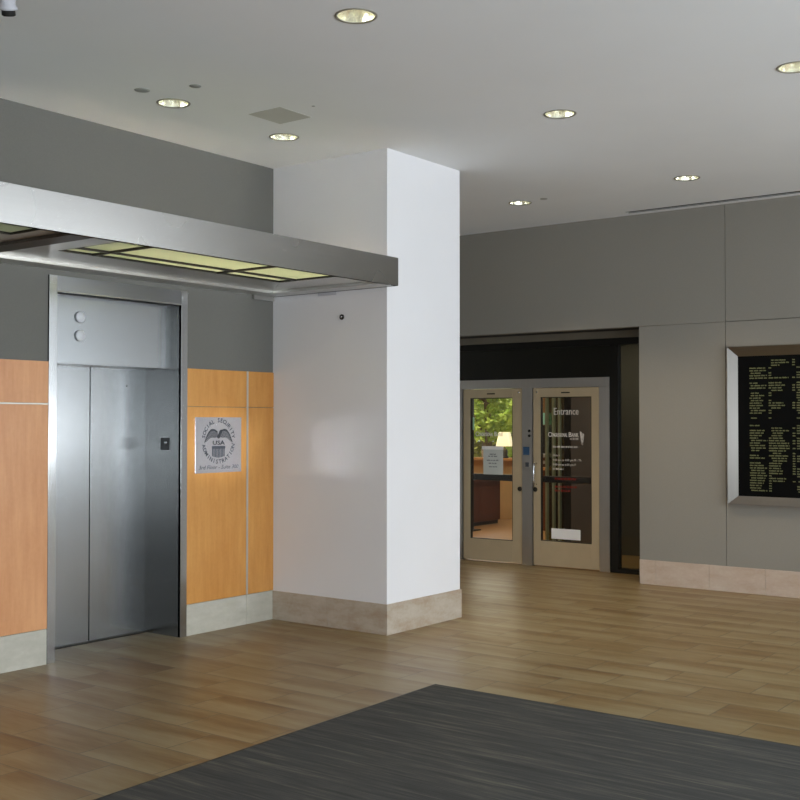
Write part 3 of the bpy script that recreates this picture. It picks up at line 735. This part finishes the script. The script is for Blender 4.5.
def glass_door(x0, x1, gx0, gx1, gz0, gz1, label, hinge):
    d = thing('glass_door', label, 'door', ((x0+x1)/2, YS, 0.0))
    f = MB(); ya, yb = YS-0.035, YS+0.01
    f.box(x0, gx0, ya, yb, 0.012, 2.040, 0.002).box(gx1, x1, ya, yb, 0.012, 2.040, 0.002)
    f.box(gx0, gx1, ya, yb, gz1, 2.040, 0.002).box(gx0, gx1, ya, yb, 0.012, gz0, 0.002)
    f.build('door_leaf', M['champagne'], d)
    MB().box(gx0, gx0+0.008, YS-0.03, YS+0.008, gz0, gz1).box(gx1-0.008, gx1, YS-0.03, YS+0.008, gz0, gz1).box(gx0+0.008, gx1-0.008, YS-0.03, YS+0.008, gz1-0.008, gz1).box(gx0+0.008, gx1-0.008, YS-0.03, YS+0.008, gz0, gz0+0.008).build('glazing_bead', M['dark_metal'], d)
    MB().box(gx0+0.002, gx1-0.002, YS-0.014, YS-0.008, gz0+0.002, gz1-0.002).build('pane', M['glass'], d)
    pb = MB().box(gx0-0.01, gx1+0.04, YS+0.035, YS+0.085, 0.955, 1.030, 0.006).box(gx0-0.01, gx0+0.03, YS+0.011, YS+0.035, 0.97, 1.015).box(gx1, gx1+0.035, YS+0.011, YS+0.035, 0.97, 1.015).build('push_bar', M['black'], d)
    cx = (gx0+gx1)/2
    MB().box(cx-0.055, cx+0.055, ya-0.004, ya, 1.978, 1.992, 0.001).build('vent_slot', M['dark_metal'], d)
    sx = x1-0.05 if hinge == 'l' else x0+0.05
    MB().lathe([(0.010, 0), (0.010, 0.004), (0, 0.005)], (sx, ya, 1.995), (0, -1, 0), 16).build('stud', M['chrome'], d)
    kx = x1-0.035 if hinge == 'l' else x0+0.028
    MB().lathe([(0.027, 0), (0.027, 0.006), (0.020, 0.018), (0, 0.02)], (kx, ya, 0.875), (0, -1, 0), 24).build('door_lock', M['dark_metal'], d)
    return d
d1 = glass_door(-7.600, -6.776, -7.50, -6.908, 0.262, 1.937, 'left glass bank door with a paper notice taped inside its pane', 'l')
d2 = glass_door(-6.631, -5.787, -6.535, -5.885, 0.292, 1.937, 'right glass bank door with white Entrance lettering and a steel pull handle', 'r')
# pull handle
hx_ = -6.588; ya = YS-0.035
MB().tube([(hx_, ya, 1.175), (hx_, ya-0.045, 1.175), (hx_, ya-0.06, 1.165), (hx_, ya-0.065, 1.15), (hx_, ya-0.065, 0.96), (hx_, ya-0.06, 0.945), (hx_, ya-0.045, 0.935), (hx_, ya, 0.935)], 0.010, 12).build('pull_handle', M['chrome'], d2)
# vinyl lettering on the right pane
yv = YS-0.0145
def stroke_line(mb, x0, x1, z, h, r):
    x = x0
    while x < x1:
        e = min(x1, x+r.uniform(0.018, 0.05)); c = x
        while c < e:
            cw = r.uniform(0.003, 0.006); mb.box(c, min(c+cw, e), yv-0.0006, yv, z, z+h*r.uniform(0.7, 1)); c += cw+0.003
        x = e+0.010
r_ = random.Random(3)
v = MB()
v.text('Entrance', 0.112, BW(-6.215, yv, 1.735), width=0.315, ext=0.0004)
v.text('C', 0.074, BW(-6.452, yv, 1.484), align='LEFT', ext=0.0004, bold=0.0012)
v.text('ONGRESSIONAL', 0.058, BW(-6.405, yv, 1.484), align='LEFT', width=0.205, ext=0.0004, bold=0.0010)
v.text('B', 0.074, BW(-6.185, yv, 1.484), align='LEFT', ext=0.0004, bold=0.0016)
v.text('ANK', 0.060, BW(-6.143, yv, 1.484), align='LEFT', width=0.088, ext=0.0004, bold=0.0014)
stroke_line(v, -6.165, -6.060, 1.452, 0.020, r_)
for k, (xa, tilt) in enumerate(((-6.040, 0.020), (-6.006, -0.018))):
    for q in range(2):
        x = xa+q*0.012
        v.prism([(x, yv, 1.545-0.006*q-0.02*k), (x+0.009, yv, 1.545-0.006*q-0.02*k), (x+0.009+tilt, yv, 1.40-0.008*q), (x+tilt, yv, 1.40-0.008*q)], (0, -0.0006, 0))
stroke_line(v, -6.385, -6.060, 1.36, 0.022, r_)
v.text('Hours', 0.036, BW(-6.385, yv, 1.262), align='LEFT', ext=0.0004)
v.text('9:00 am to 4:00 pm M - Th', 0.036, BW(-6.385, yv, 1.208), align='LEFT', width=0.36, ext=0.0004)
v.text('9:00 am to 6:00 pm F', 0.036, BW(-6.385, yv, 1.156), align='LEFT', width=0.29, ext=0.0004)
stroke_line(v, -6.385, -6.25, 1.108, 0.022, r_)
v.build('vinyl_lettering', M['vinyl'], d2)
v = MB()
for z in (0.995, 0.905, 0.86): stroke_line(v, -6.36, -6.08 if z > 0.9 else -6.16, z, 0.026, r_)
v.build('red_lettering', M['red_vinyl'], d2)
v = MB()
v.text('C', 0.074, BW(-7.442, yv, 1.484), align='LEFT', ext=0.0004, bold=0.0012)
v.text('ONGRESSIONAL', 0.058, BW(-7.395, yv, 1.484), align='LEFT', width=0.205, ext=0.0004, bold=0.0010)
v.text('B', 0.074, BW(-7.175, yv, 1.484), align='LEFT', ext=0.0004, bold=0.0016)
v.text('ANK', 0.060, BW(-7.133, yv, 1.484), align='LEFT', width=0.088, ext=0.0004, bold=0.0014)
v.build('vinyl_lettering', M['vinyl'], d1)
# paper notice and white card
pn = thing('paper_notice', 'pale paper notice with a bright white top strip taped to the left bank door', 'notice', (-7.19, YS-0.016, 1.03))
MB().box(-7.325, -7.050, YS-0.0165, YS-0.0155, 1.030, 1.335).build('sheet', M['paper'], pn)
MB().box(-7.345, -7.045, YS-0.0190, YS-0.0172, 1.325, 1.365).build('top_strip', M['paper_white'], pn)
yv = YS-0.0166
for z, a, b in ((1.262, -7.235, -7.150), (1.238, -7.255, -7.125), (1.190, -7.275, -7.105), (1.155, -7.25, -7.14), (1.115, -7.245, -7.135)):
    tx = MB(); stroke_line(tx, a, b, z, 0.016, r_); tx.build('printed_line', M['ink'], pn)
wc = thing('white_card', 'blank-looking white card at the bottom of the right bank door pane', 'card', (-6.22, YS-0.016, 0.33))
MB().box(-6.405, -6.035, YS-0.0165, YS-0.0150, 0.322, 0.440).build('card', M['paper_white'], wc)

# ================================================================== bank interior
struct(MB().box(-16, OPX+2, YS+0.0005, 18.2, -0.2, 0).build('floor_bank', M['bank_floor']))
struct(MB().box(-16, OPX+2, YS+0.11, 16.5, 2.75, 2.85).build('ceiling_bank', M['ceiling']))
struct(MB().box(-16.2, -16, YS, 16.7, 0, 2.8).build('wall_bank_left', M['tan']))
struct(MB().box(OPX+2, OPX+2.2, YS+0.1, 16.7, 0, 2.8).build('wall_bank_right', M['bank_grey']))
struct(MB().box(-16, XFAR-0.2, YS+0.0, YS+0.1, 0, 2.8).build('wall_bank_front', M['tan']))
struct(MB().box(-16, OPX+2, 16.5, 16.65, 0, 1.0).box(-16, OPX+2, 16.5, 16.65, 2.72, 3.0).build('wall_bank_street', M['tan']))
struct(MB().box(-9.94, OPX+2, 16.48, 16.499, 0, 2.75).box(-9.95, OPX+2, 16.5, 16.65, 1.0, 2.72).build('wall_bank_pier', M['brownwall']))
struct(MB().box(-16, -8.6, 16.34, 16.68, 1.0, 1.04).build('trim_window_ledge', M['sillwood']))
wm = MB()
for x in (-15.3, -14.1, -12.9, -11.85, -10.93, -9.99): wm.box(x-0.035, x+0.035, 16.52, 16.60, 1.04, 2.72)
wm.box(-16, -9.95, 16.52, 16.60, 2.64, 2.72)
struct(wm.build('window_3', M['dark_metal']))
struct(MB().box(-16, -9.96, 16.555, 16.561, 1.04, 2.64).build('window_pane_3', M['glass']))
area('bank_ceiling_light', (-9.2, 14.2, 2.72), (0, 0, -1), 3.5, 2.5, 52, (1.0, 0.84, 0.62))
area('bank_front_fill', (-5.9, 12.1, 2.70), (0, 0, -1), 1.0, 0.5, 14, (1.0, 0.84, 0.62))  # fill added to brighten the partition and side pane, no fixture there
# desk
dk = thing('reception_desk', 'red-brown mahogany desk behind the left bank door', 'desk', (-10.3, 14.9, 0))
MB().box(-10.75, -9.83, 13.9, 15.76, 0.06, 0.70, 0.01).build('body', M['mahogany'], dk)
MB().box(-10.72, -9.86, 13.93, 15.73, 0.0, 0.06).build('plinth', M['black'], dk)
MB().box(-10.80, -9.78, 13.85, 15.81, 0.70, 0.74, 0.008).build('desk_top', M['mahogany'], dk)
for y in (14.1, 14.75, 15.4): MB().box(-9.83, -9.818, y-0.26, y+0.26, 0.14, 0.62, 0.004).build('front_panel', M['mahogany'], dk)
# table lamp on the ledge: base, stem, shade
lx, ly = -10.155, 16.42
tl = thing('table_lamp', 'table lamp with a glowing cream cone shade on the bank window ledge', 'lamp', (lx, ly, 1.04))
MB().lathe([(0, 0), (0.07, 0), (0.07, 0.02), (0.05, 0.05), (0.055, 0.12), (0.03, 0.16), (0.012, 0.18), (0.012, 0.26), (0, 0.26)], (lx, ly, 1.04), (0, 0, 1), 24).build('base', M['dark_metal'], tl)
MB().lathe([(0.15, 0.20), (0.095, 0.44), (0.092, 0.44), (0.146, 0.20)], (lx, ly, 1.04), (0, 0, 1), 32).build('lamp_shade', M['shade'], tl)
# display stands with teal headers
def stand(x, y, label, h, w_):
    s = thing('display_stand', label, 'display stand', (x, y, 0))
    MB().box(x-w_/2, x+w_/2, y-0.03, y+0.03, 0.02, h-0.20, 0.004).build('panel', M['black'], s)
    MB().box(x-w_/2-0.01, x+w_/2+0.01, y-0.034, y+0.034, h-0.19, h, 0.004).build('header', M['teal'], s)
    MB().box(x-w_/2-0.05, x+w_/2+0.05, y-0.15, y+0.15, 0, 0.02, 0.003).build('foot', M['dark_metal'], s)
stand(-9.55, 14.35, 'dark display stand with pale teal header seen at left inside the bank', 1.72, 0.22)
stand(-9.02, 15.9, 'dark display stand with teal header seen through the right bank door', 1.80, 0.24)
# low brown counter seen in the right door's left strip
lc = thing('teller_counter', 'low orange-brown counter seen through the right bank door', 'counter', (-8.75, 14.6, 0))
MB().box(-9.1, -8.45, 15.0, 15.5, 0, 0.92, 0.01).build('body', M['mahogany'], lc)
MB().box(-9.14, -8.41, 14.96, 15.54, 0.92, 0.96, 0.006).build('counter_top', M['sillwood'], lc)
# stack of papers on it
for k in range(4):
    bo = MB().box(-0.11, 0.11, -0.15, 0.15, 0, 0.05, 0.003).build('file_box', M['paper'] if k % 2 else M['brown']); bo.location = (-8.78+0.01*k, 15.2, 0.96+0.0502*k)
    tag(bo, ['brown file box lying at the bottom of the stack on the bank counter', 'pale file box second from the bottom on the bank counter', 'brown file box third from the bottom on the bank counter', 'pale file box topmost of the stack on the bank counter'][k], 'box', 'file boxes on the bank counter')
# partition inside the bank and its glass edges
struct(MB().box(-6.98, -6.86, 12.9, 13.0, 0, 2.75).box(-6.86, -5.1, 12.9, 13.0, 0, 2.75).build('wall_bank_partition', M['bank_grey']))
for k, x in enumerate((-7.36, -7.26, -7.17)):
    g_ = MB().box(x-0.013, x+0.013, 12.92, 12.98, 0, 2.75, 0.003).build('trim_%d' % (k+5), M['glass_edge']); struct(g_)
struct(MB().box(-7.37, -7.08, 12.985, 12.995, 0, 2.75).build('window_4', M['glass_green']))
struct(MB().box(-7.08, -6.985, 12.90, 13.0, 0, 2.75).build('trim_8', M['black']))

# ================================================================== trees outside the bank window
def tree(x, y, h, rad, mat, seed, n, label, zc=None, flat=1.0, cat='tree'):
    r = random.Random(seed)
    t = thing(cat, label, cat, (x, y, 0.0), cat+'s outside the bank window')
    m = MB(); pts = [Vector((x+0.12*math.sin(i*0.9+seed), y+0.1*math.cos(i*1.3+seed), i*h*0.8/7)) for i in range(8)]
    m.tube(pts, [0.16*(1-0.09*i) for i in range(8)], 10)
    for k in range(9):
        p = pts[3+k % 5]; a = r.uniform(0, 6.28); L = rad*r.uniform(0.5, 0.9)
        m.tube([p, p+Vector((math.cos(a)*L*0.5, math.sin(a)*L*0.5, L*0.3)), p+Vector((math.cos(a)*L, math.sin(a)*L, L*0.75))], [0.05, 0.035, 0.012], 6)
    m.build('trunk', M['bark'], t)
    m = MB(); zc = zc or h*0.62
    for k in range(n):
        while True:
            q = Vector((r.uniform(-1, 1), r.uniform(-1, 1), r.uniform(-1, 1)))
            if 0.2 < q.length < 1 and math.sin(q.x*7+seed)+math.sin(q.y*6+seed*2)+math.sin(q.z*8) > -0.9: break
        c = Vector((x, y, zc))+Vector((q.x*rad, q.y*rad, q.z*h*0.42*flat)); s = r.uniform(0.05, 0.11)
        u = Vector((r.gauss(0, 1), r.gauss(0, 1), r.gauss(0, 1))).normalized(); vv = u.orthogonal().normalized()
        m.poly([c-u*s, c+vv*s*0.45, c+u*s, c-vv*s*0.45])
    m.build('crown', mat, t)
tree(-12.75, 20.0, 3.0, 0.95, M['leaf'], 1, 2600, 'bright yellow-green shrub at the left of the bank window', zc=2.35, flat=0.9, cat='shrub')
tree(-12.9, 22.3, 3.4, 1.15, M['leaf'], 3, 4200, 'light green shrub behind the table lamp', zc=1.5, flat=1.0, cat='shrub')
tree(-15.6, 23.2, 3.6, 1.3, M['leaf2'], 5, 5200, 'olive shrub in the middle of the bank window', zc=1.7, flat=1.0, cat='shrub')
tree(-15.2, 26.6, 5.0, 1.8, M['leaf2'], 2, 9000, 'olive tree with a low crown behind the shrubs', zc=2.3)
tree(-19.6, 27.5, 6.5, 2.3, M['leaf2'], 4, 9000, 'large olive tree standing left of the others behind the bank', zc=3.2)
tree(-17.8, 33.5, 8.0, 3.0, M['leaf'], 6, 9000, 'tall light green tree farthest from the bank window', zc=3.3)
struct(MB().box(-45, 20, 18.2, 70, -0.2, -0.05).build('floor_lawn', M['ground']))

# the bank front stands a hair further right
for o in bpy.data.objects:
    if o.parent is None and o.name.split('.')[0] in ('storefront_frame', 'glass_door', 'paper_notice', 'white_card', 'blue_notice'):
        o.location.x += 0.013
